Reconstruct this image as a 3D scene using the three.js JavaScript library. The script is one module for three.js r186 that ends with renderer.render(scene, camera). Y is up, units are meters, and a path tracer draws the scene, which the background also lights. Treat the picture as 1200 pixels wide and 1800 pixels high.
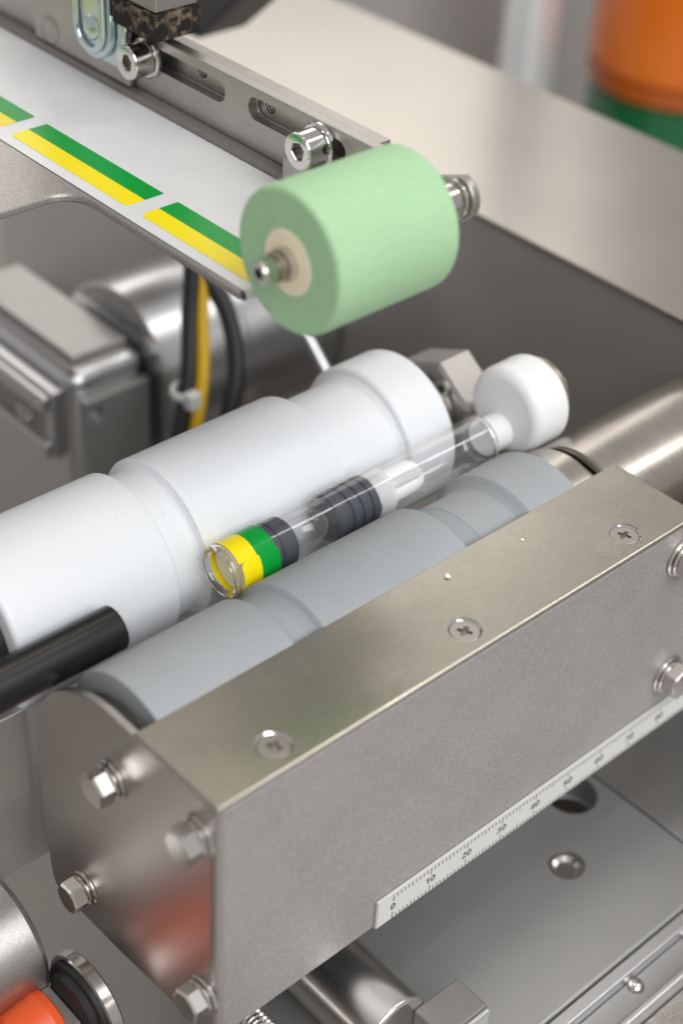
import * as THREE from 'three';
import { RoundedBoxGeometry } from 'three/addons/geometries/RoundedBoxGeometry.js';
import { mergeGeometries, toCreasedNormals } from 'three/addons/utils/BufferGeometryUtils.js';
import { RectAreaLightUniformsLib } from 'three/addons/lights/RectAreaLightUniformsLib.js';

// ---------- camera, ambient, lamps, exposure (all lengths below are millimetres, U turns them into metres) ----------
const U = 0.001;
const scene = new THREE.Scene();
const camera = new THREE.PerspectiveCamera(35.344, 682 / 1024, 0.02, 20);
camera.position.set(-106.06 * U, 186.32 * U, 130.2 * U);
camera.up.set(0.37827, 0.79373, -0.47634);
camera.lookAt((-106.06 + 558.37) * U, (186.32 - 606.07) * U, (130.2 - 566.48) * U);
camera.focus = 0.303;
camera.userData.fStop = 9.5;
scene.background = new THREE.Color().setRGB(0.40, 0.39, 0.385);
const renderer = new THREE.WebGLRenderer({ antialias: true });
renderer.toneMapping = THREE.LinearToneMapping;
renderer.toneMappingExposure = 1.1;
renderer.shadowMap.enabled = true;
RectAreaLightUniformsLib.init();

function lampPanel(label, pos, aim, w, h, rgb, power, glow) {
  const g = new THREE.Group(); g.name = numbered('lamp_panel'); scene.add(g);
  g.position.set(...pos); g.lookAt(...aim);
  g.userData = { label, category: 'lamp' };
  const housing = new THREE.Mesh(new RoundedBoxGeometry(w + 0.04, h + 0.04, 0.05, 2, 0.01), new THREE.MeshStandardMaterial({ color: 0xd8d8d8, roughness: 0.5 }));
  housing.name = 'housing'; housing.position.z = -0.03; g.add(housing);
  const diff = new THREE.Mesh(new THREE.PlaneGeometry(w, h), new THREE.MeshStandardMaterial({ color: 0xffffff, emissive: new THREE.Color().setRGB(...rgb), emissiveIntensity: glow }));
  diff.name = 'lamp_diffuser'; diff.position.z = 0.002; g.add(diff);
  const l = new THREE.RectAreaLight(new THREE.Color().setRGB(...rgb), power, w, h);
  l.position.set(pos[0], pos[1], pos[2]); l.lookAt(...aim); l.translateZ(-0.01); scene.add(l);
  return g;
}
const taken = {};
function numbered(n) { const k = taken[n] = (taken[n] ?? -1) + 1; return k ? n + '_' + String(k).padStart(3, '0') : n; }
const AIM = [0.06, 0, -0.05];
lampPanel('cool white soft lamp panel standing on the front side of the machine', [-0.16, 0.95, 0.93], AIM, 1.1, 0.9, [0.94, 0.97, 1.0], 4.5, 0.2);
lampPanel('large warm lamp panel standing beyond the steel table', [0.84, 0.74, -1.14], AIM, 0.95, 0.62, [1.0, 0.95, 0.88], 1.15, 0.12);
lampPanel('narrow warm ceiling lamp strip above the motor', [0.3, 1.3, -0.3], AIM, 0.1, 0.7, [1.0, 0.88, 0.7], 7, 0.4);
lampPanel('narrow white ceiling lamp strip above the steel tube', [0.85, 1.15, 0.25], AIM, 0.14, 0.9, [1.0, 0.98, 0.94], 6, 0.4);

// ---------- seeded noise and textures ----------
function rng(seed) { let a = seed >>> 0; return () => { a = (a + 0x6d2b79f5) >>> 0; let t = a; t = Math.imul(t ^ (t >>> 15), t | 1); t ^= t + Math.imul(t ^ (t >>> 7), t | 61); return ((t ^ (t >>> 14)) >>> 0) / 4294967296; }; }
function lattice(nx, ny, seed) {
  const r = rng(seed), v = new Float32Array(nx * ny).map(() => r());
  return (x, y) => {   // x, y in 0..1, periodic
    x = (x - Math.floor(x)) * nx; y = (y - Math.floor(y)) * ny;
    const i = Math.floor(x), j = Math.floor(y), f = x - i, g = y - j, a = f * f * (3 - 2 * f), b = g * g * (3 - 2 * g);
    const at = (p, q) => v[(q % ny) * nx + (p % nx)];
    return (at(i, j) * (1 - a) + at(i + 1, j) * a) * (1 - b) + (at(i, j + 1) * (1 - a) + at(i + 1, j + 1) * a) * b;
  };
}
function fbm(nx, ny, oct, seed) {
  const L = []; for (let k = 0; k < oct; k++) L.push(lattice(nx << k, ny << k, seed + k * 77));
  return (x, y) => { let s = 0, w = 0.5, t = 0; for (const l of L) { s += l(x, y) * w; t += w; w *= 0.55; } return s / t; };
}
function tex(w, h, fn, srgb = false) {
  const d = new Uint8Array(w * h * 4);
  for (let j = 0; j < h; j++) for (let i = 0; i < w; i++) {
    const c = fn(i / w, j / h, i, j), k = (j * w + i) * 4;
    const a = Array.isArray(c) ? c : [c, c, c];
    for (let q = 0; q < 3; q++) d[k + q] = Math.max(0, Math.min(255, Math.round(a[q] * 255)));
    d[k + 3] = 255;
  }
  const t = new THREE.DataTexture(d, w, h, THREE.RGBAFormat);
  t.wrapS = t.wrapT = THREE.RepeatWrapping; t.magFilter = THREE.LinearFilter; t.minFilter = THREE.LinearMipmapLinearFilter;
  if (srgb) t.colorSpace = THREE.SRGBColorSpace;
  t.needsUpdate = true; return t;
}
const fine = rng(5);
const nF = fbm(90, 90, 2, 211), fib = lattice(60, 320, 191), fib2 = lattice(110, 500, 192), nA = fbm(4, 4, 6, 11), nB = fbm(8, 8, 5, 31), nC = fbm(3, 3, 4, 57), streak = lattice(6, 400, 91), streak2 = lattice(14, 512, 92), swirl = fbm(5, 5, 4, 73);
const T = {
  grain: tex(512, 512, () => 0.15 + 0.85 * fine()),                                             // bead-blasted metal
  grainColor: tex(512, 512, (x, y) => { const g = 0.80 + 0.2 * fine() - 0.08 * (nA(x, y) - 0.5); return [g, g * 0.99, g * 0.985]; }, true),
  brushed: tex(512, 512, (x, y) => { const yy = y + 0.012 * swirl(x, y); return 0.35 * streak(x, yy) + 0.35 * streak2(x, yy) + 0.3 * fine(); }),
  roughBlotch: tex(256, 256, (x, y) => 0.62 + 0.38 * nC(x, y) + 0.06 * (fine() - 0.5)),
  steelTone: tex(512, 512, (x, y) => { const yy = y + 0.02 * swirl(x, y); const g = 0.82 + 0.17 * nA(x, y) + 0.07 * (streak2(x, yy) - 0.5) + 0.03 * (fine() - 0.5); return [g, g * 0.995, g * 0.985]; }, true),
  plainTone: tex(512, 512, (x, y) => { const g = 0.9 + 0.06 * nA(x, y) + 0.02 * (fine() - 0.5); return [g, g * 0.995, g * 0.985]; }, true),
  fibre: tex(512, 512, (x, y) => { const yy = y + 0.03 * swirl(x, y); return 0.5 * fib(x, yy) + 0.25 * fib2(x, yy) + 0.25 * fine(); }),
  topTone: tex(1024, 1024, (x, y) => { const yy = y + 0.03 * swirl(x, y), st = Math.max(0, nC(x * 1 + 0.3, y) - 0.52) * 0.5; const g = 0.86 + 0.06 * nA(x, y) + 0.05 * (fib(x, yy) - 0.5) + 0.03 * (fine() - 0.5) + st * 0.5; return [g, g * 0.995, g * 0.975]; }, true),
  foam: tex(512, 512, (x, y) => 0.6 * nF(x, y) + 0.4 * fine()),
  foamColor: tex(512, 512, (x, y) => { const g = 0.93 + 0.04 * nA(x, y) + 0.03 * (nF(x, y) - 0.5) + 0.08 * (fine() - 0.5); return [g * 0.98, g, g * 0.98]; }, true),
  rubber: tex(256, 256, (x, y) => 0.5 * nB(x, y) + 0.5 * fine()),
  rubberTone: tex(512, 512, (x, y) => { const s = fine(); const g = 0.95 + 0.03 * nB(x, y) + 0.03 * (fine() - 0.5) - (s > 0.9997 ? 0.35 : s < 0.0002 ? -0.2 : 0); return [g, g, g]; }, true),
  dirt: tex(512, 512, (x, y) => { const k = nB(x, y) + 0.5 * (nA(x * 2, y * 2) - 0.5) + 0.25 * (fine() - 0.5); return k > 0.68 ? [0.62, 0.53, 0.42] : k > 0.6 ? [0.3, 0.25, 0.2] : [0.11, 0.095, 0.09]; }, true),
  paper: tex(512, 512, (x, y) => 0.6 * nC(x, y) + 0.3 * nB(x, y) + 0.1 * fine()),
  paperTone: tex(512, 512, (x, y) => { const g = 0.94 + 0.07 * (nA(x, y) - 0.5) + 0.015 * (fine() - 0.5); return [g, g, g]; }, true),
};
// white plastic with a few scuffs, hairs and specks on it
const specks = (() => {
  const w = 1024, h = 1024, cv = document.createElement('canvas'); cv.width = w; cv.height = h;
  const c = cv.getContext('2d'), r = rng(404);
  c.fillStyle = '#ffffff'; c.fillRect(0, 0, w, h);
  for (let k = 0; k < 26; k++) { c.fillStyle = 'rgba(90,92,100,' + (0.02 + r() * 0.05) + ')'; const x = r() * w, y = r() * h; c.fillRect(x, y, 200 + r() * 800, 0.8 + r() * 1.6); c.fillRect(x - w, y, 200 + r() * 800, 1); }
  for (let k = 0; k < 45; k++) {
    const x = r() * w, y = r() * h, a = r() * 6.3, L = 2 + r() * 9;
    c.strokeStyle = 'rgba(70,70,80,' + (0.15 + r() * 0.35) + ')'; c.lineWidth = 0.7 + r() * 0.8;
    c.beginPath(); c.moveTo(x, y); c.quadraticCurveTo(x + Math.cos(a) * L, y + Math.sin(a) * L, x + Math.cos(a + 1) * L, y + Math.sin(a + 1) * L); c.stroke();
  }
  for (let k = 0; k < 25; k++) { c.fillStyle = 'rgba(60,60,60,' + (0.1 + r() * 0.25) + ')'; c.beginPath(); c.arc(r() * w, r() * h, 0.6 + r() * 1.1, 0, 7); c.fill(); }
  const t = new THREE.CanvasTexture(cv); t.colorSpace = THREE.SRGBColorSpace; t.wrapS = t.wrapT = THREE.RepeatWrapping; return t;
})();

// ---------- materials ----------
const std = (o) => new THREE.MeshStandardMaterial(o), phy = (o) => new THREE.MeshPhysicalMaterial(o);
const lin = (r, g, b) => new THREE.Color().setRGB(r, g, b);
const M = {
  topSteel: std({ color: lin(0.62, 0.59, 0.535), metalness: 1, roughness: 0.38, roughnessMap: T.roughBlotch, map: T.topTone, bumpMap: T.fibre, bumpScale: 0.000005 }),
  blasted: std({ color: lin(0.58, 0.56, 0.55), metalness: 0.55, roughness: 0.5, map: T.grainColor, bumpMap: T.grain, bumpScale: 0.00005 }),
  endSteel: std({ color: lin(0.62, 0.59, 0.56), metalness: 1, roughness: 0.38, bumpMap: T.brushed, bumpScale: 0.000012 }),
  table: std({ color: lin(0.56, 0.535, 0.50), metalness: 1, roughness: 0.26, map: T.plainTone }),
  rawSteel: std({ color: lin(0.56, 0.54, 0.52), metalness: 1, roughness: 0.42, map: T.steelTone }),
  sheetSteel: std({ color: lin(0.60, 0.58, 0.56), metalness: 0.8, roughness: 0.42, map: T.plainTone }),
  baseSteel: std({ color: lin(0.55, 0.55, 0.555), metalness: 0.8, roughness: 0.42, map: T.plainTone, bumpMap: T.fibre, bumpScale: 0.000008 }),
  motorShell: std({ color: lin(0.66, 0.66, 0.67), metalness: 1, roughness: 0.28 }),
  bolt: std({ color: lin(0.66, 0.63, 0.59), metalness: 1, roughness: 0.2 }),
  screwFace: std({ color: lin(0.50, 0.47, 0.44), metalness: 1, roughness: 0.38 }),
  gearGrey: std({ color: lin(0.50, 0.495, 0.49), metalness: 0.6, roughness: 0.36, map: T.plainTone }),
  thinGlass: phy({ color: 0xffffff, roughness: 0.0, transmission: 1, thickness: 0, ior: 1.5 }),
  polished: std({ color: lin(0.72, 0.70, 0.68), metalness: 1, roughness: 0.25 }),
  chrome: std({ color: lin(0.74, 0.72, 0.70), metalness: 1, roughness: 0.09 }),
  tube: std({ color: lin(0.66, 0.62, 0.57), metalness: 1, roughness: 0.26, map: T.steelTone }),
  aluminium: std({ color: lin(0.74, 0.74, 0.75), metalness: 1, roughness: 0.34 }),
  milled: std({ color: lin(0.60, 0.58, 0.56), metalness: 1, roughness: 0.42, map: T.grainColor, bumpMap: T.grain, bumpScale: 0.00001 }),
  dusty: std({ color: lin(0.30, 0.28, 0.26), metalness: 0.6, roughness: 0.6, map: T.rubberTone, bumpMap: T.grain, bumpScale: 0.00002 }),
  zinc: phy({ color: lin(0.62, 0.70, 0.72), metalness: 1, roughness: 0.2 }),
  white: phy({ color: lin(0.76, 0.77, 0.79), roughness: 0.42, map: specks, specularIntensity: 0.9 }),
  whiteClean: phy({ color: lin(0.82, 0.82, 0.82), roughness: 0.35 }),
  gray: std({ color: lin(0.37, 0.385, 0.40), roughness: 0.7, map: T.rubberTone, bumpMap: T.rubber, bumpScale: 0.000015 }),
  grayWorn: std({ color: lin(0.38, 0.41, 0.43), roughness: 0.85, map: T.rubberTone, bumpMap: T.grain, bumpScale: 0.00012 }),
  foam: phy({ color: lin(0.46, 0.68, 0.42), roughness: 0.95, map: T.foamColor, bumpMap: T.foam, bumpScale: 0.00016, sheen: 0.4, sheenRoughness: 0.6, sheenColor: lin(0.5, 0.9, 0.5) }),
  cream: std({ color: lin(0.94, 0.84, 0.60), roughness: 0.5 }),
  paper: phy({ color: lin(0.86, 0.86, 0.855), roughness: 0.32, map: T.paperTone, bumpMap: T.paper, bumpScale: 0.00012 }),
  yellow: phy({ color: lin(0.92, 0.74, 0.004), roughness: 0.3, specularIntensity: 0.5 }),
  green: phy({ color: lin(0.001, 0.31, 0.04), roughness: 0.3, specularIntensity: 0.45 }),
  scale: std({ color: lin(0.62, 0.61, 0.58), roughness: 0.4 }),
  black: phy({ color: lin(0.009, 0.009, 0.010), roughness: 0.3 }),
  blackPlastic: std({ color: lin(0.02, 0.02, 0.021), roughness: 0.5 }),
  blackSeal: std({ color: lin(0.03, 0.028, 0.026), roughness: 0.8 }),
  rubberStop: phy({ color: lin(0.055, 0.06, 0.075), roughness: 0.38 }),
  brush: std({ color: lin(1, 1, 1), roughness: 0.9, map: T.dirt, bumpMap: T.foam, bumpScale: 0.0006 }),
  orange: phy({ color: lin(0.80, 0.10, 0.015), roughness: 0.42 }),
  yellowCable: std({ color: lin(0.72, 0.42, 0.01), roughness: 0.5 }),
  tie: phy({ color: lin(0.75, 0.77, 0.74), roughness: 0.45 }),
  bronze: std({ color: lin(0.42, 0.36, 0.27), metalness: 1, roughness: 0.4 }),
  glass: phy({ color: 0xffffff, roughness: 0.0, transmission: 1, thickness: 0.001, ior: 1.48, metalness: 0 }),
  liquid: phy({ color: 0xffffff, roughness: 0.0, transmission: 1, thickness: 0.003, ior: 1.33 }),
  frost: phy({ color: lin(0.90, 0.90, 0.91), roughness: 0.6 }),
  film: phy({ color: lin(0.9, 0.9, 0.91), roughness: 0.75, transmission: 0.6, thickness: 0 }),
  lensOrange: phy({ color: lin(0.80, 0.17, 0.002), roughness: 0.3, clearcoat: 0.6 }),
  lensBrown: phy({ color: lin(0.48, 0.10, 0.003), roughness: 0.35, clearcoat: 0.6 }),
  lensGreen: phy({ color: lin(0.0, 0.13, 0.035), roughness: 0.3, clearcoat: 0.6 }),
  whitePaint: std({ color: lin(0.85, 0.85, 0.85), roughness: 0.6 }),
  grayPaint: std({ color: lin(0.36, 0.34, 0.33), roughness: 0.6 }),
  beigeFloor: std({ color: lin(0.42, 0.38, 0.31), roughness: 0.7 }),
  darkPaint: std({ color: lin(0.055, 0.052, 0.05), roughness: 0.5 }),
};

// ---------- shape helpers (millimetres) ----------
const PI = Math.PI;
function flat(g) { return g.index ? g.toNonIndexed() : g; }
function uvBox(g, tile) {      // texture coordinates along the surface, chosen by the face's own direction
  g = flat(g); const p = g.attributes.position, uv = new Float32Array(p.count * 2), a = new THREE.Vector3(), b = new THREE.Vector3(), c = new THREE.Vector3();
  for (let i = 0; i < p.count; i += 3) {
    a.fromBufferAttribute(p, i); b.fromBufferAttribute(p, i + 1); c.fromBufferAttribute(p, i + 2);
    const n = b.clone().sub(a).cross(c.clone().sub(a)), ax = [Math.abs(n.x), Math.abs(n.y), Math.abs(n.z)], k = ax.indexOf(Math.max(...ax));
    [a, b, c].forEach((v, j) => { const s = k === 0 ? [v.z, v.y] : k === 1 ? [v.x, v.z] : [v.x, v.y]; uv[(i + j) * 2] = s[0] / tile; uv[(i + j) * 2 + 1] = s[1] / tile; });
  }
  g.setAttribute('uv', new THREE.BufferAttribute(uv, 2)); return g;
}
function uvRound(g, tile) {    // round the x axis: arc length and length
  g = flat(g); const p = g.attributes.position, uv = new Float32Array(p.count * 2), v = new THREE.Vector3();
  for (let i = 0; i < p.count; i += 3) {
    let first = 0;
    const xs = [0, 1, 2].map((j) => p.getX(i + j)), rs = [0, 1, 2].map((j) => Math.hypot(p.getY(i + j), p.getZ(i + j)));
    if (Math.max(...xs) - Math.min(...xs) < 0.3 * (Math.max(...rs) - Math.min(...rs))) {
      for (let j = 0; j < 3; j++) { uv[(i + j) * 2] = p.getY(i + j) / tile; uv[(i + j) * 2 + 1] = p.getZ(i + j) / tile; }
      continue;
    }
    for (let j = 0; j < 3; j++) {
      v.fromBufferAttribute(p, i + j); let t = Math.atan2(v.z, v.y);
      if (j === 0) first = t; else { while (t - first > PI) t -= 2 * PI; while (t - first < -PI) t += 2 * PI; }
      const r = Math.hypot(v.y, v.z);
      uv[(i + j) * 2] = t * 17 / tile; uv[(i + j) * 2 + 1] = (v.x + 0.7 * (17 - r)) / tile;
    }
  }
  g.setAttribute('uv', new THREE.BufferAttribute(uv, 2)); return g;
}
function lathe(pts, seg = 96, crease = 0.5) {      // [x, r] pairs, turned round the x axis
  const P = [pts[0]];
  for (let i = 1; i < pts.length; i++) {      // long straight runs keep their own direction up to the rounding
    const [x0, r0] = pts[i - 1], [x1, r1] = pts[i], d = Math.hypot(x1 - x0, r1 - r0), k = 0.06 / d;
    if (d > 0.9) P.push([x0 + (x1 - x0) * k, r0 + (r1 - r0) * k], [x1 - (x1 - x0) * k, r1 - (r1 - r0) * k]);
    P.push(pts[i]);
  }
  const g = new THREE.LatheGeometry(P.map(([x, r]) => new THREE.Vector2(Math.max(r, 0.0001), x)), seg);
  g.rotateZ(-PI / 2); return toCreasedNormals(g, crease);
}
function disc6(pts) { return lathe(pts, 6, 0.15); }
function round(x0, x1, r, e = 0.4, seg = 64) {     // solid bar along x with rounded ends
  const P = [[x0, 0.0001]]; for (let k = 0; k <= 5; k++) { const t = k / 5 * PI / 2; P.push([x0 + e - e * Math.cos(t), r - e + e * Math.sin(t)]); }
  for (let k = 0; k <= 5; k++) { const t = k / 5 * PI / 2; P.push([x1 - e + e * Math.sin(t), r - e + e * Math.cos(t)]); }
  P.push([x1, 0.0001]); return lathe(P, seg, 0.6);
}
function ringX(x0, x1, ri, ro, e = 0.15, seg = 64) { return lathe([[x0, ri], [x0, ro - e], [x0 + e, ro], [x1 - e, ro], [x1, ro - e], [x1, ri], [x0, ri]], seg, 0.5); }
function rbox(x0, x1, y0, y1, z0, z1, r = 0.4, s = 3) { const g = new RoundedBoxGeometry(x1 - x0, y1 - y0, z1 - z0, s, r); g.translate((x0 + x1) / 2, (y0 + y1) / 2, (z0 + z1) / 2); return g; }
function shapeOf(pts, holes = []) { const s = new THREE.Shape(pts.map(([a, b]) => new THREE.Vector2(a, b))); for (const h of holes) s.holes.push(new THREE.Path(h.map(([a, b]) => new THREE.Vector2(a, b)))); return s; }
function circle(cx, cy, r, n = 40) { return [...Array(n)].map((_, i) => [cx + r * Math.cos(i / n * 2 * PI), cy + r * Math.sin(i / n * 2 * PI)]); }
function corner(cx, cy, r, a0, a1, n = 8) { return [...Array(n + 1)].map((_, i) => { const t = (a0 + (a1 - a0) * i / n) * PI / 180; return [cx + r * Math.cos(t), cy + r * Math.sin(t)]; }); }
function rrect(x0, y0, x1, y1, r, n = 6) { return [...corner(x1 - r, y1 - r, r, 0, 90, n), ...corner(x0 + r, y1 - r, r, 90, 180, n), ...corner(x0 + r, y0 + r, r, 180, 270, n), ...corner(x1 - r, y0 + r, r, 270, 360, n)]; }
function prism(shape, depth, bevel = 0.2) {        // extruded along +z from 0 to depth, edges rounded by bevel
  const g = new THREE.ExtrudeGeometry(shape, { depth: depth - 2 * bevel, bevelEnabled: bevel > 0, bevelThickness: bevel, bevelSize: bevel, bevelOffset: -bevel, bevelSegments: 2, curveSegments: 16 });
  g.translate(0, 0, bevel); return toCreasedNormals(g, 0.3);
}
// plates: pairs are (z, y) for a plate across x, (x, z) for a level plate
function plateX(pts, x0, x1, bevel = 0.2, holes = []) { const f = (l) => l.map(([z, y]) => [-z, y]); const g = prism(shapeOf(f(pts), holes.map(f)), x1 - x0, bevel); g.rotateY(PI / 2); g.translate(x0, 0, 0); return g; }
function plateY(pts, y0, y1, bevel = 0.2, holes = []) { const f = (l) => l.map(([x, z]) => [x, -z]); const g = prism(shapeOf(f(pts), holes.map(f)), y1 - y0, bevel); g.rotateX(-PI / 2); g.translate(0, y0, 0); return g; }
function plateZ(pts, z0, z1, bevel = 0.2, holes = []) { const g = prism(shapeOf(pts, holes), z1 - z0, bevel); g.translate(0, 0, z0); return g; }
function pipe(pts, r, seg = 60, rad = 16) { return new THREE.TubeGeometry(new THREE.CatmullRomCurve3(pts.map((p) => new THREE.Vector3(...p))), seg, r, rad, false); }

function toMetres(g) { if (!g.userData.metres) { g.scale(U, U, U); g.userData.metres = true; } return g; }
function obj(name, geos, mat, parent) {
  const list = (Array.isArray(geos) ? geos : [geos]);
  let g = list[0];
  if (list.length > 1) g = mergeGeometries(list.map((q) => { q = flat(q); for (const k of Object.keys(q.attributes)) if (!['position', 'normal', 'uv'].includes(k)) q.deleteAttribute(k); return q; }));
  const m = new THREE.Mesh(toMetres(g), mat); m.castShadow = m.receiveShadow = true;
  m.name = parent ? name : numbered(name); (parent ?? scene).add(m); return m;
}
function tag(o, label, category, group) { o.userData = { ...o.userData, label, category }; if (group) o.userData.group = group; return o; }
function thing(name, label, category, pos = [0, 0, 0], group) {
  const g = new THREE.Group(); g.name = numbered(name); scene.add(g); g.position.set(pos[0] * U, pos[1] * U, pos[2] * U); return tag(g, label, category, group);
}
function struct(o) { o.userData.kind = 'structure'; return o; }
function sub(name, parent, pos = [0, 0, 0]) { const g = new THREE.Group(); g.name = name; g.position.set(pos[0] * U, pos[1] * U, pos[2] * U); parent.add(g); return g; }

// ================= THE LARGE SETTING: housing, table top, base plate =================
// steel housing: level table top at y = 8 beyond x = 165, deep well below it
const table = struct(obj('table_top', uvBox(plateY([[165, 60], [165, -330], [236, -330], [236, 60]], 6.4, 8, 0.35), 160), M.table));
tag(table, 'brushed stainless steel table top with folded front edge', 'table');
const wellWall = struct(obj('well_wall', uvBox(rbox(166.2, 168.5, -120, 6.3, -330, 60, 0.3), 160), M.sheetSteel));
tag(wellWall, 'dark steel side wall of the well under the table edge', 'wall');
const wellFloor = struct(obj('well_floor', uvBox(plateY([[-160, 20], [-160, -330], [166, -330], [166, 20]], -121, -118, 0.3), 160), M.sheetSteel));
const sideWall = struct(obj('side_wall', uvBox(rbox(-66, -63, -117.9, -34, -330, 22, 0.4), 160), M.sheetSteel));
tag(sideWall, 'steel side wall closing the machine well beyond the end plate', 'wall');
const frontWall = struct(obj('front_wall', uvBox(rbox(-62.9, 21.5, -117.9, -92, 19, 22, 0.4), 160), M.sheetSteel));
tag(frontWall, 'low steel front wall of the machine well below the housing', 'wall');
tag(wellFloor, 'dark steel floor at the bottom of the machine well', 'floor');

// base plate below the roller bracket
{
  const t = thing('base_plate', 'grey steel base plate with a round hole and countersunk screw below the roller housing', 'plate');
  const hole = circle(113.6, -12.1, 6.6), csk = circle(97, 1.1, 4.6);
  obj('plate', uvBox(plateY([[22, 25], [22, -60], [122, -60], [122, 25]], -93, -85, 0.5, [hole, csk]), 120), M.baseSteel, t);
  const s = sub('countersunk_screw', t, [97, -85, 1.1]);
  const ringTop = lathe([[-3.2, 0.01], [-3.2, 2.4], [-1.0, 4.4], [-0.5, 4.5], [-0.5, 3.0], [-1.6, 2.2], [-1.6, 0.01]], 48, 0.5); ringTop.rotateZ(PI / 2);
  obj('screw_head', ringTop, M.polished, s);
  // second plate to the side, along x
  const p2 = thing('side_plate', 'pale steel plate lying beyond the base plate joint', 'plate');
  obj('plate', uvBox(rbox(122.6, 165, -92.5, -85.2, -60, 60, 0.4), 120), M.aluminium, p2);
  const rail = thing('edge_channel', 'pale steel edge channel with round headed screws beside the base plate', 'channel');
  obj('flange', uvBox(rbox(22, 165, -90, -85.6, 25.3, 28.3, 0.5), 120), M.aluminium, rail);
  obj('web', uvBox(rbox(22, 165, -91, -88.6, 28.4, 34.2, 0.2), 120), M.baseSteel, rail);
  obj('lip', uvBox(rbox(22, 165, -92, -85.4, 34.3, 36.2, 0.7), 120), M.aluminium, rail);
  obj('apron', uvBox(rbox(22, 165, -98, -89.5, 36.3, 80, 0.4), 120), M.milled, rail);
  for (const x of [68, 86.4, 104.9, 123]) { const d = lathe([[0, 0.01], [0, 1.9], [0.7, 1.6], [1.1, 0.9], [1.2, 0.01]], 24, 1.2); d.rotateZ(PI / 2); d.translate(x, -88.5, 29.9); obj('screw', d, M.bolt, rail); }
}

// ================= ROLLER HOUSING (folded stainless bracket) =================
const L = 120, D = 21.66;
const housing = thing('roller_housing', 'stainless steel folded roller housing with bolts and a millimetre scale along its front', 'housing', [0, -59, -20]);
const H = (g) => { g.translate(0, 59, 20); return g; };
const SX = [15.7, 59.7, 103.5], SZ = -5.3;
{
  const holes = SX.map((x) => circle(x, SZ, 3.55, 48));
  obj('top_plate', H(uvBox(plateY([[0.0, 0], [0.0, -D], [L, -D], [L, 0]], -1.3, 0, 0.42, holes), 60)), M.topSteel, housing);
  obj('front_plate', H(uvBox(rbox(1.7, 150, -59.2, -1.45, -1.7, -0.15, 0.25), 90)), M.blasted, housing);
  // end plate with its rounded shoulder, across x
  const P = [[-1.7, -1.45], [-21.6, -1.15], [-24.5, -1.0], ...corner(-27.5, -25.5, 24.5, 85, 176, 18), [-52, -33], [-52.1, -44], [-51, -58], ...corner(-47.5, -61, 3, 190, 262, 6), [-30, -63.2], [-12, -61.6], [-1.7, -60.2]];
  obj('end_plate', H(uvBox(plateX(P, 0.12, 1.7, 0.25), 60)), M.endSteel, housing);
  // rounded fold between end plate and front plate
  const arc = [...corner(1.8, 1.8, 1.68, 180, 270, 10).map(([x, z]) => [x, -z]), [1.8, -1.4], [1.5, -1.8]];
  obj('fold', H(plateY(arc.map(([x, z]) => [x, z]), -60, -1.45, 0.05)), M.endSteel, housing);
  // back skirt and far end plate
  obj('far_end_plate', H(uvBox(plateX([[-0.3, -1.5], [-D, -1.5], [-D, -40], [-0.3, -40]], 117.5, 119.5, 0.2), 60)), M.endSteel, housing);
}
function crossScrew(x) {
  const g = sub('countersunk_screw', housing, [x, 59, SZ + 20]);
  const plus = []; const a = 0.42, b = 1.35;
  for (const [sx, sy] of [[b, -a], [b, a], [a, a], [a, b], [-a, b], [-a, a], [-b, a], [-b, -a], [-a, -a], [-a, -b], [a, -b], [a, -a]]) plus.push([sx, sy]);
  const head = prism(shapeOf(circle(0, 0, 2.75, 48), [plus]), 0.9, 0.12); head.rotateX(-PI / 2); head.rotateY(0.5 + x); head.translate(0, -1.25, 0);
  obj('head', head, M.screwFace, g);
  const cone = lathe([[-1.3, 2.72], [-0.62, 2.72], [-0.5, 2.85], [-0.12, 3.45], [-0.2, 3.56], [-1.3, 3.5]], 48, 0.4); cone.rotateZ(PI / 2);
  obj('countersink', cone, M.chrome, g);
  const bottom = new THREE.CylinderGeometry(2, 2, 0.3, 24); bottom.translate(0, -1.4, 0); obj('recess', bottom, M.screwFace, g);
}
SX.forEach(crossScrew);
function hexBolt(parent, pos, dir, R = 4.0, spin = 0) {     // dir 'x' points to -x, 'z' to +z
  const g = sub('hex_bolt', parent, pos);
  const w = ringX(0, 0.8, 1.6, R * 1.12, 0.25), s = ringX(0.85, 1.7, 1.6, R * 0.98, 0.3);
  const h = disc6([[1.8, 0.01], [1.8, R], [4.1, R], [4.6, R * 0.9], [4.6, 0.01]]); h.rotateX(spin);
  const f = lathe([[4.6, R * 0.84], [4.66, R * 0.8], [4.66, 0.01]], 40, 0.3);
  for (const q of [w, s, h, f]) dir === 'x' ? q.rotateY(PI) : q.rotateY(-PI / 2);
  obj('washer', w, M.bolt, g); obj('spring_washer', s, M.bolt, g); obj('head', [h, f], M.bolt, g);
  return g;
}
hexBolt(housing, [0.12, 59 - 16.2, 20 - 28.2], 'x', 3.5, 0.35);
hexBolt(housing, [0.12, 59 - 9.6, 20 - 4.6], 'x', 3.5, 0.2);
hexBolt(housing, [0.12, 59 - 54.0, 20 - 38.6], 'x', 3.3, 0.1);
hexBolt(housing, [0.12, 59 - 49.0, 20 - 3.2], 'x', 3.4, 0.4);
hexBolt(housing, [121.6, 59 - 43.4, 20 - 0.15], 'z', 4.0, 0.3);
hexBolt(housing, [116.8, 59 - 9.0, 20 - 0.15], 'z', 4.0, 0.3);
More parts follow.
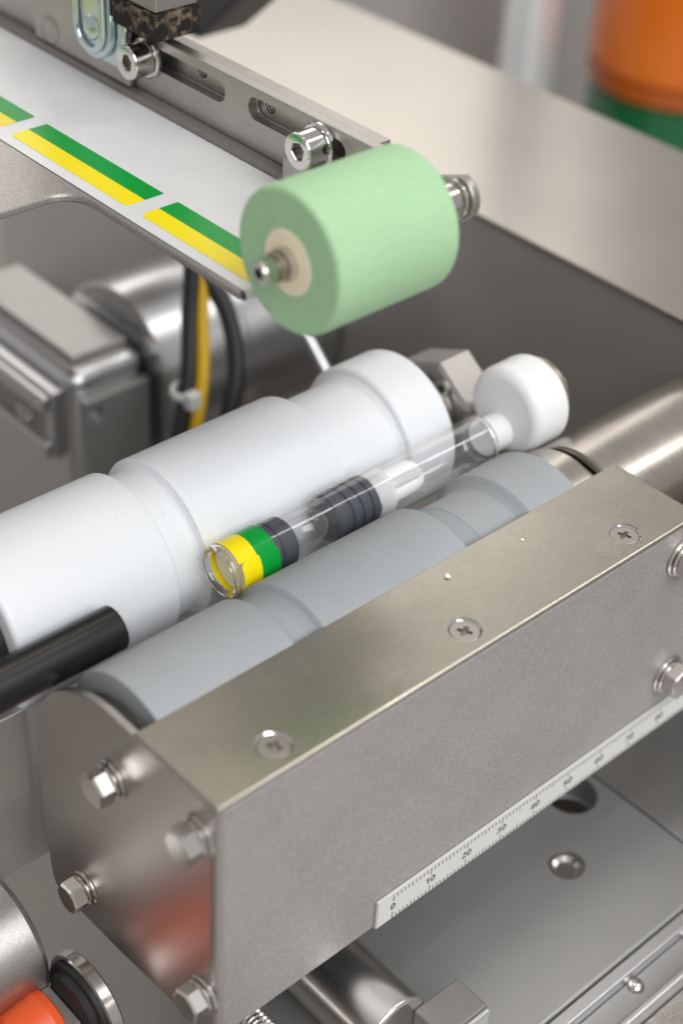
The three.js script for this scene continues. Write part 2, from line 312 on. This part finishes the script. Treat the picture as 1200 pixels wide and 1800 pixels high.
// millimetre scale
{
  const x0 = 37.9, x1 = 140, y0 = -59.2, y1 = -51.7, W = 2048, Hh = 150, k = W / (x1 - x0);
  const cv = document.createElement('canvas'); cv.width = W; cv.height = Hh; const c = cv.getContext('2d');
  c.fillStyle = '#dcdad3'; c.fillRect(0, 0, W, Hh);
  c.fillStyle = '#0e0d0c'; c.textAlign = 'center'; c.textBaseline = 'middle'; c.font = 'bold 50px sans-serif';
  for (let m = 0; m <= 97; m++) {
    const px = (41.75 + m - x0) * k, ten = m % 10 === 0, five = m % 5 === 0, len = ten ? 38 : five ? 27 : 21;
    c.fillRect(px - 2.3, 6, 4.6, len); c.fillRect(px - 2.3, Hh - len, 4.6, len);
    if (ten) c.fillText(String(m), px, Hh / 2 + 2);
  }
  const t = new THREE.CanvasTexture(cv); t.colorSpace = THREE.SRGBColorSpace;
  const print = std({ map: t, roughness: 0.38, metalness: 0.0, color: lin(1, 1, 1) });
  const sc = obj('measuring_scale', H(rbox(x0, x1, y0, y1, -0.1, 0.62, 0.22)), M.scale, housing);
  sc.userData.label = 'pale steel millimetre scale with black ticks and numbers';
  const face = new THREE.PlaneGeometry(x1 - x0 - 0.5, y1 - y0 - 0.5); face.translate((x0 + x1) / 2, (y0 + y1) / 2, 0.65); H(face);
  obj('print', face, print, sc);
}
// ================= ROLLERS =================
const GY = -15.3, GZ = -28.95, WY = -10.5, WZ = -69.5;
function fillet(P, x, r, e) { P.push([x, r]); }
{
  const t = thing('grey_roller', 'grey rubber roller with two worn grooves under the steel housing', 'roller', [0, GY, GZ]);
  const R = 17, e = 0.25, g1 = 15.3, g2 = 14.7;
  obj('body', uvRound(lathe([[4.6, 9], [4.6, R - e], [4.6 + e, R], [34.2 - e, R], [34.2, R - e], [34.4, g1 + 0.1], [34.4, 6]], 128), 22), M.gray, t);
  obj('body', uvRound(lathe([[34.4, 6], [34.4, g1], [38.4, g1], [38.4, 6]], 128), 22), M.gray, t);
  obj('groove_band', uvRound(lathe([[38.4, 6], [38.4, g1 + 0.02], [39.4, g1 + 0.1], [40.0, g1 + 0.4], [40.4, 16.0], [40.4, 6]], 128), 22), M.grayWorn, t);
  obj('body', uvRound(lathe([[40.4, 6], [40.4, 16.05], [40.8, R - e], [41.05, R], [76.9 - e, R], [76.9, R - e], [77.1, g2 + 0.1], [77.1, 6]], 128), 22), M.gray, t);
  obj('groove_band', uvRound(lathe([[77.1, 6], [77.1, g2], [82.5, g2], [82.6, g2 + 0.12], [82.6, 6]], 128), 22), M.grayWorn, t);
  obj('body', uvRound(lathe([[82.6, 6], [82.6, g2 + 0.1], [91.2, g2], [92.3, g2 + 0.25], [93.2, g2 + 1.0], [94.1, R - e], [94.4, R], [107.7 - e, R], [107.7, R - e], [107.7, 6]], 128), 22), M.gray, t);
  obj('bearing', ringX(3.7, 4.55, 5, 12.4), M.bronze, t);
  obj('bearing_seal', ringX(1.75, 3.6, 4, 13.4), M.blackSeal, t);
  obj('end_collar', ringX(107.8, 115.4, 4, 14.8, 0.3, 96), M.tube, t);
  obj('shaft', round(1.8, 116, 4, 0.3), M.bolt, t);
}
{
  const t = thing('white_roller', 'white plastic roller with two wide turned grooves and a hexagon collar', 'roller', [0, WY, WZ]);
  const R = 17.15, g1 = 15.3, g2 = 14.7, P = [[-1, 8], [-1, R - 1.6]];
  const bend = (x, r, e, q) => { for (let k = 0; k <= 5; k++) { const a = (q + k * 18) * PI / 180; P.push([x + e * Math.cos(a), r + e * Math.sin(a)]); } };
  for (let k = 0; k <= 5; k++) { const a = k / 5 * PI / 2; P.push([-1 + 1.2 - 1.2 * Math.cos(a), R - 1.2 + 1.2 * Math.sin(a)]); }
  const edgeR = (x, e) => { for (let k = 0; k <= 5; k++) { const a = k / 5 * PI / 2; P.push([x - e + e * Math.sin(a), R - e + e * Math.cos(a)]); } };
  const edgeL = (x, e) => { for (let k = 0; k <= 5; k++) { const a = k / 5 * PI / 2; P.push([x + e - e * Math.cos(a), R - e + e * Math.sin(a)]); } };
  edgeR(33.5, 0.5); P.push([33.9, g1 + 0.3], [34.3, g1], [38.6, g1], [39.4, g1 + 0.12], [40.0, g1 + 0.5], [40.4, g1 + 1.1]); edgeL(40.6, 0.35);
  edgeR(76.6, 0.5); P.push([77.0, g2 + 0.4], [77.6, g2], [91.5, g2], [92.6, g2 + 0.2], [93.6, g2 + 0.8]); edgeL(94.0, 1.2);
  edgeR(107.2, 1.3); P.push([107.2, 5]);
  obj('body', uvRound(lathe(P, 160, 0.4), 60), M.white, t);
  obj('bearing', ringX(-2.6, -1.02, 6, 13.2), M.blackPlastic, t);
  obj('bearing_cap', ringX(-3.6, -2.7, 3, 9.5), M.bolt, t);
  obj('shaft', round(-6, 131, 5.2, 0.4), M.bolt, t);
  const c = sub('hex_collar', t);
  const hx = disc6([[116, 5.3], [116, 11.4], [116.7, 12.4], [125.3, 12.4], [126, 11.6], [126, 5.3]]); hx.rotateX(0.62);
  obj('hexagon', uvBox(hx, 30), M.milled, c);
  obj('boss', ringX(109, 115.9, 5.25, 8.2, 0.4), M.bolt, c);
  const ss = ringX(-0.8, 0.3, 1.1, 2.1, 0.2, 24); ss.rotateY(0); ss.translate(115.9, 7.3, 3.6); obj('grub_screw', ss, M.rawSteel, c);
}
// divider plate standing between the rollers, lower bar
tag(obj('divider_plate', uvBox(rbox(-60, 112, -60, -19.5, -57.2, -54.6, 0.3), 60), M.sheetSteel), 'upright steel divider plate standing between the two rollers', 'plate');
tag(obj('lower_bar', uvBox(rbox(-60, 160, -66, -60, -71, -68, 0.5), 60), M.sheetSteel), 'dark steel bar running low behind the divider plate', 'bar');
// steel tube in line with the grey roller
{
  const t = thing('steel_tube', 'polished steel tube in line with the grey roller at the table wall', 'tube', [0, -15.2, -26.6]);
  obj('shell', uvRound(lathe([[116, 14.2], [116, 15.6], [116.4, 16], [166, 16], [166, 14.2], [116, 14.2]], 128), 60), M.tube, t);
  obj('inner_sleeve', ringX(115.6, 160, 6, 13.6), M.tube, t);
}
// black push rod in line with the vial
tag(obj('push_rod', (() => { const g = round(-70, 15.6, 4.3, 0.35, 96); g.translate(0, -4.25, -48.05); return g; })(), M.black), 'black plastic push rod lying between the rollers behind the vial', 'rod');
// white stop knob
{
  const t = thing('stop_knob', 'round white plastic stop knob with a small peg touching the vial mouth', 'knob', [114.6, 0.6, -47.6]);
  const P = [[0, 0.001], [0, 6.6]]; const R = 9.9;
  for (let k = 0; k <= 8; k++) { const a = k / 8 * PI / 2; P.push([2.4 - 2.4 * Math.cos(a), R - 2.4 + 2.4 * Math.sin(a)]); }
  for (let k = 0; k <= 6; k++) { const a = k / 6 * PI / 2; P.push([10.4 - 1.6 + 1.6 * Math.sin(a), R - 1.6 + 1.6 * Math.cos(a)]); } P.push([10.4, 0.001]);
  obj('body', lathe(P, 96, 0.5), M.whiteClean, t);
  const peg = round(-5.2, 0.4, 4.0, 0.3, 64); peg.translate(0, -4.55, -0.45); obj('peg', peg, M.whiteClean, t);
  obj('backing_washer', (() => { const g = ringX(10.6, 13.4, 3, 7.6, 0.5); g.translate(0, 0.2, -0.6); return g; })(), M.bronze, t);
  obj('spindle', round(10.4, 17, 3.4, 0.3), M.bolt, t);
}
// ================= GLASS VIAL =================
{
  const t = thing('glass_vial', 'clear glass vial with yellow and green label and dark rubber stoppers lying on the rollers', 'vial', [0, -3.95, -48.05]);
  const ro = 5.22, re = 5.02;
  const a0 = 38.9, a1 = 109.2;
  const tubeWall = (r, x0, x1) => { const g = new THREE.CylinderGeometry(r, r, x1 - x0, 128, 1, true); g.rotateZ(-PI / 2); g.translate((x0 + x1) / 2, 0, 0); return g; };
  const gb = obj('glass_body', tubeWall(ro, a0 + 1.3, a1 - 0.5), M.thinGlass, t);
  obj('bore', tubeWall(4.5, 90.5, a1 - 0.5), M.thinGlass, gb);
  obj('bore', tubeWall(4.6, 54.8, 64.9), M.thinGlass, gb);
  const lip = (x, half, rr, r2) => { const P = []; for (let k = 0; k <= 24; k++) { const a = (-90 - k * 15) * PI / 180; P.push([x + half * Math.cos(a), rr + r2 * Math.sin(a)]); } return lathe(P, 128, 0.9); };
  obj('rolled_lip', lip(a0 + 0.8, 0.8, 4.64, 0.66), M.glass, gb);
  obj('rolled_lip', lip(a1 - 0.45, 0.45, 4.84, 0.4), M.glass, gb);
  obj('cream_disc', lathe([[41.8, 0.001], [41.8, re - 0.4], [42.1, re], [44.2, re], [44.2, 0.001]], 64), M.cream, t);
  obj('stopper', lathe([[44.3, 0.001], [44.3, re], [50.2, re], [50.3, re - 0.25], [50.9, re - 0.25], [51.0, re], [54.2, re], [54.7, re - 0.4], [54.7, 0.001]], 64), M.rubberStop, t);
  obj('stopper', lathe([[65.0, 0.001], [65.0, re - 0.3], [65.3, re], [68.0, re], [68.2, re - 0.4], [68.7, re - 0.4], [68.9, re], [70.6, re], [70.8, re - 0.4], [71.3, re - 0.4], [71.5, re], [73.2, re], [73.4, re - 0.4], [73.9, re - 0.4], [74.1, re], [75.5, re], [75.8, re - 0.3], [75.8, 0.001]], 64), M.rubberStop, t);
  // the clear liquid between the stoppers: its inner face and a long air bubble
  const bub = new THREE.SphereGeometry(1, 48, 32); bub.scale(4.5, 3.7, 3.7); bub.rotateZ(0.08); bub.translate(60.0, 0.6, 0.6);
  obj('air_bubble', bub, M.thinGlass, t);
  const men = lathe([[64.95, 4.9], [64.3, 4.5], [63.6, 3.6], [63.1, 2.0], [63.0, 0.001]], 64, 1.2); obj('meniscus', men, M.thinGlass, t);
  // whitish powder plug and a clear capsule beyond the second stopper
  const haze = new THREE.CylinderGeometry(re - 0.05, re - 0.05, 4.2, 64, 1, true); haze.rotateZ(-PI / 2); haze.translate(78.0, 0, 0); obj('frosted_film', haze, M.film, t);
  const plug = lathe([[76.2, 0.001], [76.2, 2.6], [79.4, 2.9], [80.2, re - 1.4], [87.4, re - 1.5], [89.2, re - 2.0], [90.0, re - 3.0], [90.1, 0.001]], 48, 1.2);
  { const p = plug.attributes.position, q = fbm(6, 6, 3, 903); for (let i = 0; i < p.count; i++) { const n = (q(p.getX(i) / 14, Math.atan2(p.getY(i), p.getZ(i)) / 6.2832) - 0.55) * 0.7; const r = Math.hypot(p.getY(i), p.getZ(i)); if (r > 2) { const s = Math.min(1 + n / r, (re - 0.05) / r); p.setY(i, p.getY(i) * s); p.setZ(i, p.getZ(i) * s); } } plug.computeVertexNormals(); }
  obj('powder_plug', toCreasedNormals(plug, 1.5), M.frost, t);
  const cap = new THREE.CapsuleGeometry(1.25, 6.2, 10, 32); cap.rotateZ(PI / 2); cap.translate(84.6, 2.3, 2.1); obj('clear_capsule', cap, M.glass, t);
  // label wound round the vial: two bands, the lower lap starts a little further along
  const band = (x0, x1, t0, t1, r, mat, name, cut0, cutSide, parent) => {
    const n = 60, pos = [], idx = [], nor = [];
    for (let i = 0; i <= n; i++) {
      const a = (t0 + (t1 - t0) * i / n) * PI / 180, d = Math.abs(a - t0 * PI / 180) * r; let c = 0;
      if (cut0 > 0 && d < cut0) c = cut0 - Math.sqrt(Math.max(0, cut0 * cut0 - (cut0 - d) ** 2));
      const xa = x0 + (cutSide < 0 ? c : 0), xb = x1 - (cutSide > 0 ? c : 0);
      for (const x of [xa, xb]) { pos.push(x, r * Math.sin(a), r * Math.cos(a)); nor.push(0, Math.sin(a), Math.cos(a)); }
      if (i < n) { const b = i * 2; if (t1 > t0) idx.push(b, b + 1, b + 2, b + 1, b + 3, b + 2); else idx.push(b, b + 2, b + 1, b + 1, b + 2, b + 3); }
    }
    const g = new THREE.BufferGeometry(); g.setAttribute('position', new THREE.Float32BufferAttribute(pos, 3)); g.setAttribute('normal', new THREE.Float32BufferAttribute(nor, 3)); g.setIndex(idx);
    return obj(name, g, mat, parent);
  };
  const lb = sub('label', t); lb.userData.label = 'wound paper label, one half yellow and one half green';
  band(40.5, 44.85, 43, 330, ro + 0.05, M.yellow, 'yellow_band', 0, 0, lb);
  band(44.85, 49.25, 43, 330, ro + 0.05, M.green, 'green_band', 0, 0, lb);
  band(40.8, 45.15, 43, -60, ro + 0.11, M.yellow, 'yellow_band', 1.2, -1, lb);
  band(45.15, 49.6, 43, -60, ro + 0.11, M.green, 'green_band', 0.4, 1, lb);
}
// ================= LABEL DISPENSER: plate, strip with labels, rail =================
tag(obj('label_plate', uvBox(plateY([[47.3, -53.4], [47.3, -96], ...corner(41.3, -96, 6, 0, -90, 8).map(([x, z]) => [x, z]), [-60, -102], [-60, -330], [96, -330], [96, -53.4]], 48.2, 49.9, 0.45), 80), M.milled), 'flat steel peel plate carrying the label strip, cut away at one corner', 'plate');
{
  const t = thing('label_strip', 'white glossy backing strip with yellow and green labels on it', 'label strip', [0, 50, -140]);
  // section in (z, y): along the plate, round its tip and back below
  const outer = [[-330, 50.06], [-54, 50.06], ...corner(-53.4, 49.05, 1.12, 90, -90, 10).map(([z, y]) => [z, y]), [-120, 47.9]];
  const inner = [[-120, 48.02], ...corner(-53.4, 49.05, 1.0, -90, 90, 10).map(([z, y]) => [z, y]), [-330, 49.95]];
  const pts = [...outer, ...inner].map(([z, y]) => [z, y]);
  const g = plateX(pts, 48.1, 80.2, 0); g.translate(0, -50, 140);
  obj('backing_paper', uvBox(g, 70), M.paper, t);
  for (const z0 of [-213.3, -170.8, -128.3, -85.8]) {
    const z1 = Math.min(z0 + 38.2, -54), xm = 54.9, y = 50.1;
    const lb = sub('label', t);
    const c = (l) => l.map(([x, z]) => [x, z + 140]);
    const yl = [[xm, z0], ...corner(51.9, z0 + 1.2, 1.2, 270, 180, 5), ...corner(51.9, z1 - 1.2, 1.2, 180, 90, 5), [xm, z1]];
    const gr = [[xm + 0.01, z0], ...corner(59.0, z0 + 0.3, 0.3, 270, 360, 4), ...corner(59.0, z1 - 0.3, 0.3, 0, 90, 4), [xm + 0.01, z1]];
    obj('yellow_half', plateY(c(yl), y - 50, y - 50 + 0.07, 0), M.yellow, lb);
    obj('green_half', plateY(c(gr), y - 50, y - 50 + 0.07, 0), M.green, lb);
  }
}
const FX = 82.8;      // face of the slotted rail
{
  const t = thing('slotted_rail', 'milled steel guide rail with two slots and cap screws beside the label strip', 'rail', [FX, 50, -100]);
  const B = (g) => { g.translate(-FX, -50, 100); return g; };
  const slot = (za, zb, yc, r) => [...corner(zb - r, yc, r, -90, 90, 8), ...corner(za + r, yc, r, 90, 270, 8)];
  obj('web', B(uvBox(plateX([[-200, 51.6], [-56, 51.6], [-56, 64.4], [-200, 64.4]], FX, FX + 2.6, 0.3, [slot(-127, -100.8, 60.0, 2.6), slot(-94.4, -66, 60.2, 2.6)]), 40)), M.milled, t);
  obj('flange', B(uvBox(plateY([[80.3, -200], [80.3, -80.5], [FX + 4.5, -80.5], [FX + 4.5, -200]], 49.95, 51.5, 0.2, [circle(81.5, -104.5, 0.95, 20), circle(81.5, -86, 0.95, 20)]), 30)), M.dusty, t);
  obj('backing_bar', B(uvBox(plateX([[-150, 54], [-62, 54], [-62, 63.2], [-150, 63.2]], FX + 2.75, FX + 7, 0.15, [circle(-111.8, 60.6, 1.9, 28), circle(-91.0, 60.4, 1.9, 28)]), 40)), M.milled, t);
  obj('step_block', B(uvBox(rbox(79.2, FX - 0.1, 51.6, 56.2, -79.6, -70, 0.25), 40)), M.milled, t);
  for (const [z, y] of [[-111.8, 60.6], [-91.0, 60.4]]) {
    const hgrp = sub('threaded_hole', t, [2.75, y - 50, z + 100]);
    for (let k = 0; k < 4; k++) { const r = new THREE.TorusGeometry(1.78, 0.2, 8, 32); r.rotateY(PI / 2); r.translate(0.25 + 0.7 * k, 0, 0); obj('thread', r, M.bolt, hgrp); }
  }
  const cap = (z, y) => {
    const g = sub('cap_screw', t, [0, y - 50, z + 100]);
    const w = ringX(0, 1.2, 1.6, 4.3, 0.3); w.rotateY(PI); obj('washer', w, M.chrome, g);
    const hexh = [...Array(6)].map((_, i) => [1.75 * Math.cos(i * PI / 3 + 0.3), 1.75 * Math.sin(i * PI / 3 + 0.3)]);
    const h = prism(shapeOf(circle(0, 0, 3.55, 56), [hexh]), 4.6, 0.35); h.rotateY(-PI / 2); h.translate(-1.25, 0, 0); obj('head', h, M.chrome, g);
    const b = new THREE.CylinderGeometry(2.2, 2.2, 1.6, 24); b.rotateZ(PI / 2); b.translate(-2.2, 0, 0); obj('socket', b, M.rawSteel, g);
  };
  cap(-125.6, 59.6); cap(-73.2, 60.0);
}
// upright mounting plate, spring clip and brush pad at the start of the rail
{
  const t = thing('upright_plate', 'grey upright mounting plate standing at the start of the slotted rail', 'plate', [FX, 50, -150]);
  const g = uvBox(rbox(FX - 1.6, FX - 0.15, 51.6, 150, -165, -130.5, 0.4), 40); g.translate(-FX, -50, 150); obj('plate', g, M.milled, t);
  const d = lathe([[0, 0.001], [0, 3.2], [0.35, 2.8], [0.45, 2.2], [0.2, 1.8], [0.2, 0.001]], 32, 0.6); d.rotateY(PI); d.translate(-1.65, 5, -9); obj('dimple', d, M.milled, t);
}
{
  const t = thing('spring_clip', 'zinc plated spring clip with rounded end hanging beside the upright plate', 'clip', [78, 56, -139]);
  const out = (w, y0) => [[w, 60], [w, y0 + w], ...corner(0, y0 + w, w, 0, -180, 14), [-w, 60]];
  const g1 = plateX(out(6.6, 0), 0.2, 1.6, 0.35); obj('back_leaf', g1, M.zinc, t);
  const g2 = plateX([...out(5.3, 1.3), ...[[-3.8, 60], ...corner(0, 1.3 + 5.3, 3.8, -180, 0, 14), [3.8, 60]]], -0.8, 0.15, 0.3); obj('rim', g2, M.zinc, t);
  const d = lathe([[0, 0.001], [0, 2.6], [0.6, 2.2], [1.0, 1.2], [1.05, 0.001]], 32, 1.2); d.rotateY(PI); d.translate(0.18, 6.4, 0); obj('rivet', d, M.zinc, t);
  const g3 = rbox(1.7, 3.4, -0.5, 60, -2, 9.6, 0.4); obj('bracket', g3, M.zinc, t);
}
{
  const t = thing('brush_pad', 'worn black brush pad with flaking glue below a metal block', 'brush', [82, 66, -124]);
  obj('pad', uvBox(rbox(-4, 7.5, 0, 5.6, -7.4, 7, 0.5), 16), M.brush, t);
  obj('block', uvBox(rbox(-3.4, 7, 5.7, 60, -6.8, 6.4, 0.4), 40), M.milled, t);
}
// ================= GREEN FOAM ROLLER =================
{
  const t = thing('foam_roller', 'green foam pressure roller with cream hub in front of the label strip', 'roller', [45, 62.7, -38.9]);
  const P = [[0.3, 5.2], [0, 5.6]]; const R = 12.5, e = 0.9;
  for (let k = 0; k <= 6; k++) { const a = k / 6 * PI / 2; P.push([e - e * Math.cos(a), R - e + e * Math.sin(a)]); }
  for (let i = 1; i < 10; i++) P.push([e + (26.6 - 2 * e) * i / 10, R]);
  for (let k = 0; k <= 6; k++) { const a = k / 6 * PI / 2; P.push([26.6 - e + e * Math.sin(a), R - e + e * Math.cos(a)]); }
  P.push([26.6, 5.2]);
  obj('foam_sleeve', uvRound(lathe(P, 128, 0.9), 60), M.foam, t);
  obj('hub', lathe([[0.1, 2.0], [-0.1, 2.2], [-0.1, 5.4], [0.1, 5.7], [26, 5.7], [26, 2.0]], 64), M.cream, t);
  obj('washer', ringX(-1.6, -0.15, 1.5, 2.9, 0.2), M.bolt, t);
  obj('spacer', ringX(-3.0, -1.65, 1.2, 2.5, 0.2), M.bronze, t);
  const ax = lathe([[-6.0, 0.9], [-6.2, 1.2], [-6.0, 1.75], [-5.6, 1.95], [-3.05, 1.95], [-3.05, 0.9], [-5.2, 0.9], [-5.2, 0.01]], 40, 0.5); obj('axle_screw', ax, M.bolt, t);
  obj('axle', round(-2.9, 40, 1.4, 0.2), M.bolt, t);
  obj('bush', ringX(26.7, 37.2, 1.5, 3.0, 0.3), M.bolt, t);
  obj('lock_washer', ringX(37.25, 38.0, 1.5, 3.6, 0.2), M.bolt, t);
  const arm = plateX([...corner(0, 0, 4.3, -80, 80, 10), [-14, -1.5], [-22, -3], [-22, -9], [-14, -8]].map(([z, y]) => [z, y]), 38.1, 40.0, 0.3); obj('arm', uvBox(arm, 30), M.rawSteel, t);
}

// ================= LOWER PARTS =================
{
  const t = thing('guide_rod', 'polished chrome guide rod running under the roller housing', 'rod', [34.4, -74, -30]);
  const r = round(0, 50, 8.2, 0.8, 64); r.rotateY(-PI / 2); r.translate(-0.6, -1.5, -8); obj('rod', r, M.polished, t);
  const c = thing('clamp_block', 'dark steel clamp block with a pale end face at the chrome rod', 'block', [42.8, -84.8, 16]);
  obj('block', uvBox(plateZ(rrect(-4.5, 0, 7.2, 12.6, 0.6), -4, 4.2, 0.4), 30), M.dusty, c);
  obj('end_face', uvBox(rbox(-4.2, 6.9, 0.4, 12.2, 4.25, 5.2, 0.3), 30), M.aluminium, c);
  const s = thing('threaded_stud', 'short threaded steel stud under the housing beside the chrome rod', 'stud', [14, -74, -16]);
  const P = [[0, 0.01], [0, 2.6]]; for (let k = 0; k < 22; k++) P.push([0.5 + k, 3.3], [1 + k, 2.7]); P.push([22.6, 0.01]);
  const g = lathe(P, 32, 0.3); g.rotateY(-PI / 2); obj('thread', g, M.bolt, s);
}
{
  const t = thing('aluminium_cylinder', 'plain aluminium cylinder beside the lower corner of the housing end plate', 'cylinder', [-9.6, -70, -51]);
  const P = [[-60, 0.01], [-60, 14], [-1.4, 14], [-0.5, 13.6], [0, 12.6], [0, 0.01]];
  obj('body', uvRound(lathe(P, 96, 0.5), 60), M.milled, t);
  const lv = thing('clamp_lever', 'orange handled clamp lever on a black hub below the housing', 'lever', [-7, -75.5, -31]);
  const hd = lathe([[-30, 0.01], [-30, 5.0], [-12, 5.4], [-9.6, 5.7], [-9.2, 6.1], [-2.0, 6.7], [-0.5, 6.3], [0, 5.2], [0, 0.01]], 64, 0.4); hd.rotateZ(0.08); hd.translate(-5.2, -1.4, -2.4);
  obj('handle', hd, M.orange, lv);
  obj('rim', ringX(-0.6, 2.2, 9.7, 10.7, 0.35, 96), M.bolt, lv);
  obj('seal_ring', ringX(-1.6, 1.6, 8.1, 9.6, 0.3, 96), M.blackPlastic, lv);
  obj('dome', lathe([[-3.4, 0.01], [-3.4, 5.6], [-2.8, 7.2], [-1.6, 8.0], [1.4, 8.0], [1.4, 0.01]], 64, 0.6), M.blackPlastic, lv);
  obj('slot_bracket', [uvBox(rbox(-7.2, -3.5, 1.2, 2.4, -6.4, 4.2, 0.3), 20), uvBox(rbox(-7.2, -3.5, -7, 1.1, 3.1, 4.2, 0.3), 20)], M.dusty, lv);
  obj('pin', (() => { const g = round(-8, -3, 2.4, 0.3, 24); g.translate(0, -1.8, -1.5); return g; })(), M.bolt, lv);
}

// ================= MOTOR SIDE =================
{
  const t = thing('gearbox', 'grey steel gearbox with an aluminium profile screwed on its side', 'gearbox', [82.5, -117, -190]);
  obj('case', uvBox(rbox(0, 23.5, 0, 81, -28, 29, 4.5, 5), 60), M.aluminium, t);
  obj('profile', uvBox(rbox(-4, -0.1, 55, 76, -28, 25.5, 0.8), 60), M.aluminium, t);
  obj('profile_groove', uvBox(rbox(-4.3, -3.9, 61.5, 69.5, -28, 22, 0.1), 60), M.rawSteel, t);
  obj('profile_lip', uvBox(rbox(-6.2, -4, 70, 75, -28, 25, 0.8), 60), M.aluminium, t);
  obj('profile_lip', uvBox(rbox(-6.2, -4, 56, 61, -28, 25, 0.8), 60), M.aluminium, t);
  const s = lathe([[0, 0.01], [0, 3.0], [2.2, 2.6], [2.6, 0.01]], 32, 0.5); s.rotateY(PI); s.translate(-4.2, 66, 15); obj('screw', s, M.bolt, t);
  obj('cover', uvBox(plateZ([[2, 2], [22, 2], [22, 74], [2, 74]], 29.05, 32, 0.4, [circle(5.5, 69, 2.1, 28)]), 60), M.gearGrey, t);
  obj('top_cover', uvBox(rbox(4, 21, 81.05, 83, -26, 24, 0.6), 60), M.gearGrey, t);
}
{
  const t = thing('electric_motor', 'round shiny electric motor lying behind the white roller', 'motor', [106.2, -50, -175]);
  obj('housing', lathe([[0.2, 0.01], [0.2, 24], [0.8, 24.6], [26, 24.6], [26.5, 23.6], [28, 23.6], [28.5, 24.6], [59, 24.6], [59, 0.01]], 128, 0.4), M.motorShell, t);
  tag(obj('black_cable', pipe([[113, 14, -160], [112.4, -6, -150], [108, -19, -145], [102, -32, -138], [96, -44, -134], [88, -80, -132], [84, -112, -132]], 2.3), M.blackPlastic), 'thick black cable tied to a yellow cable in front of the motor', 'cable');
  tag(obj('yellow_cable', pipe([[116, 14, -158], [114, -8, -148], [110.6, -18, -143.5], [104, -31, -135], [98.6, -42, -131], [90, -80, -130], [87, -112, -130]], 1.7), M.yellowCable), 'yellow cable tied beside the thick black cable', 'cable');
  tag(obj('black_hose', pipe([[112, 8, -156], [114.5, -10, -147], [115, -19, -138.5], [111.5, -29, -131], [106, -40, -127], [100, -70, -124], [98, -112, -124]], 2.3), M.blackPlastic), 'bowed black hose beside the tied cables', 'hose');
  const tie = thing('cable_tie', 'white plastic cable tie holding black and yellow cables', 'cable tie', [100.5, -34, -136.5]);
  const band = new THREE.TorusGeometry(3.6, 0.6, 10, 40); band.rotateX(PI / 2); band.scale(1.15, 2, 1); obj('band', band, M.tie, tie);
  obj('lock', rbox(-3.4, 0.2, -2.6, 1.8, 2.4, 5.4, 0.5), M.tie, tie);
  tag(obj('thin_rod', pipe([[139, -26, -142], [139.4, -36, -131.5], [139.6, -46, -121]], 1.6, 8), M.aluminium), 'thin pale steel rod rising behind the white roller', 'rod');
}

// ================= BEYOND THE TABLE =================
{
  const t = thing('stack_light', 'orange and green signal stack light standing beyond the steel table', 'signal light', [425, -150, -232]);
  const up = (g) => { g.rotateZ(PI / 2); return g; };
  obj('green_lens', up(lathe([[40, 0.01], [40, 33], [42, 35], [86, 35], [88, 33], [88, 0.01]], 96, 0.5)), M.lensGreen, t);
  const P = [[95.5, 0.01], [95.5, 35.5], [98, 36.8], [140, 37], [170, 37], [170, 0.01]];
  obj('amber_collar', up(lathe([[88.5, 0.01], [88.5, 36.2], [95, 36.2], [95, 0.01]], 96, 0.5)), M.lensBrown, t);
  obj('orange_lens', up(lathe(P, 96, 0.6)), M.lensOrange, t);
  obj('foot', up(lathe([[-200, 0.01], [-200, 30], [40, 30], [40, 0.01]], 64, 0.5)), M.darkPaint, t);
  tag(obj('white_post', rbox(392, 410, -400, 200, -300, -282, 3), M.whitePaint), 'white painted post standing beside the stack light', 'post');
}
const floorFar = struct(obj('floor', uvBox(rbox(240, 1500, -420, -400, -1500, 600, 1), 300), M.beigeFloor));
tag(floorFar, 'pale beige floor far below beyond the table', 'floor');
{
  const t = thing('grey_cabinet', 'grey painted cabinet standing beyond the table edge', 'cabinet', [420, -400, -420]);
  obj('body', rbox(-60, 160, 0, 420, -160, 60, 3), M.grayPaint, t);
  obj('dark_slot', rbox(-62, -59.5, 330, 420, 20, 44, 0.5), M.darkPaint, t);
  tag(obj('feed_bench', rbox(300, 360, -90, -66, -330, -215, 2), M.beigeFloor), 'beige bench slab just beyond the table edge', 'bench');
  tag(obj('machine_arm', plateX([[-230, 26], [-196, 26], [-178, 42], [-178, 110], [-230, 110]], 150, 168, 1.2), M.darkPaint), 'dark grey machine arm reaching over the table behind the rail', 'arm');
}
// two crumbs lying on the top plate
for (const [x, z, s, label] of [[67.5, -17.4, 0.62, 'white crumb lying on the top plate near the grey roller'], [86.5, -16.2, 0.32, 'tiny white crumb lying on the top plate toward the far screw']]) {
  const g = new THREE.IcosahedronGeometry(s, 1); const p = g.attributes.position, r = lattice(5, 5, 70 + Math.round(x));
  for (let i = 0; i < p.count; i++) { const k = 0.65 + 0.6 * r(p.getX(i) * 0.7 + 0.5, p.getZ(i) * 0.7 + p.getY(i)); p.setXYZ(i, p.getX(i) * k, p.getY(i) * k * 0.7, p.getZ(i) * k); }
  g.computeVertexNormals(); g.translate(x, s * 0.45, z);
  tag(obj('plastic_crumb', g, M.whiteClean), label, 'crumb');
}
scene.traverse((o) => { if (o.isMesh) { o.castShadow = true; o.receiveShadow = true; } });
renderer.render(scene, camera);
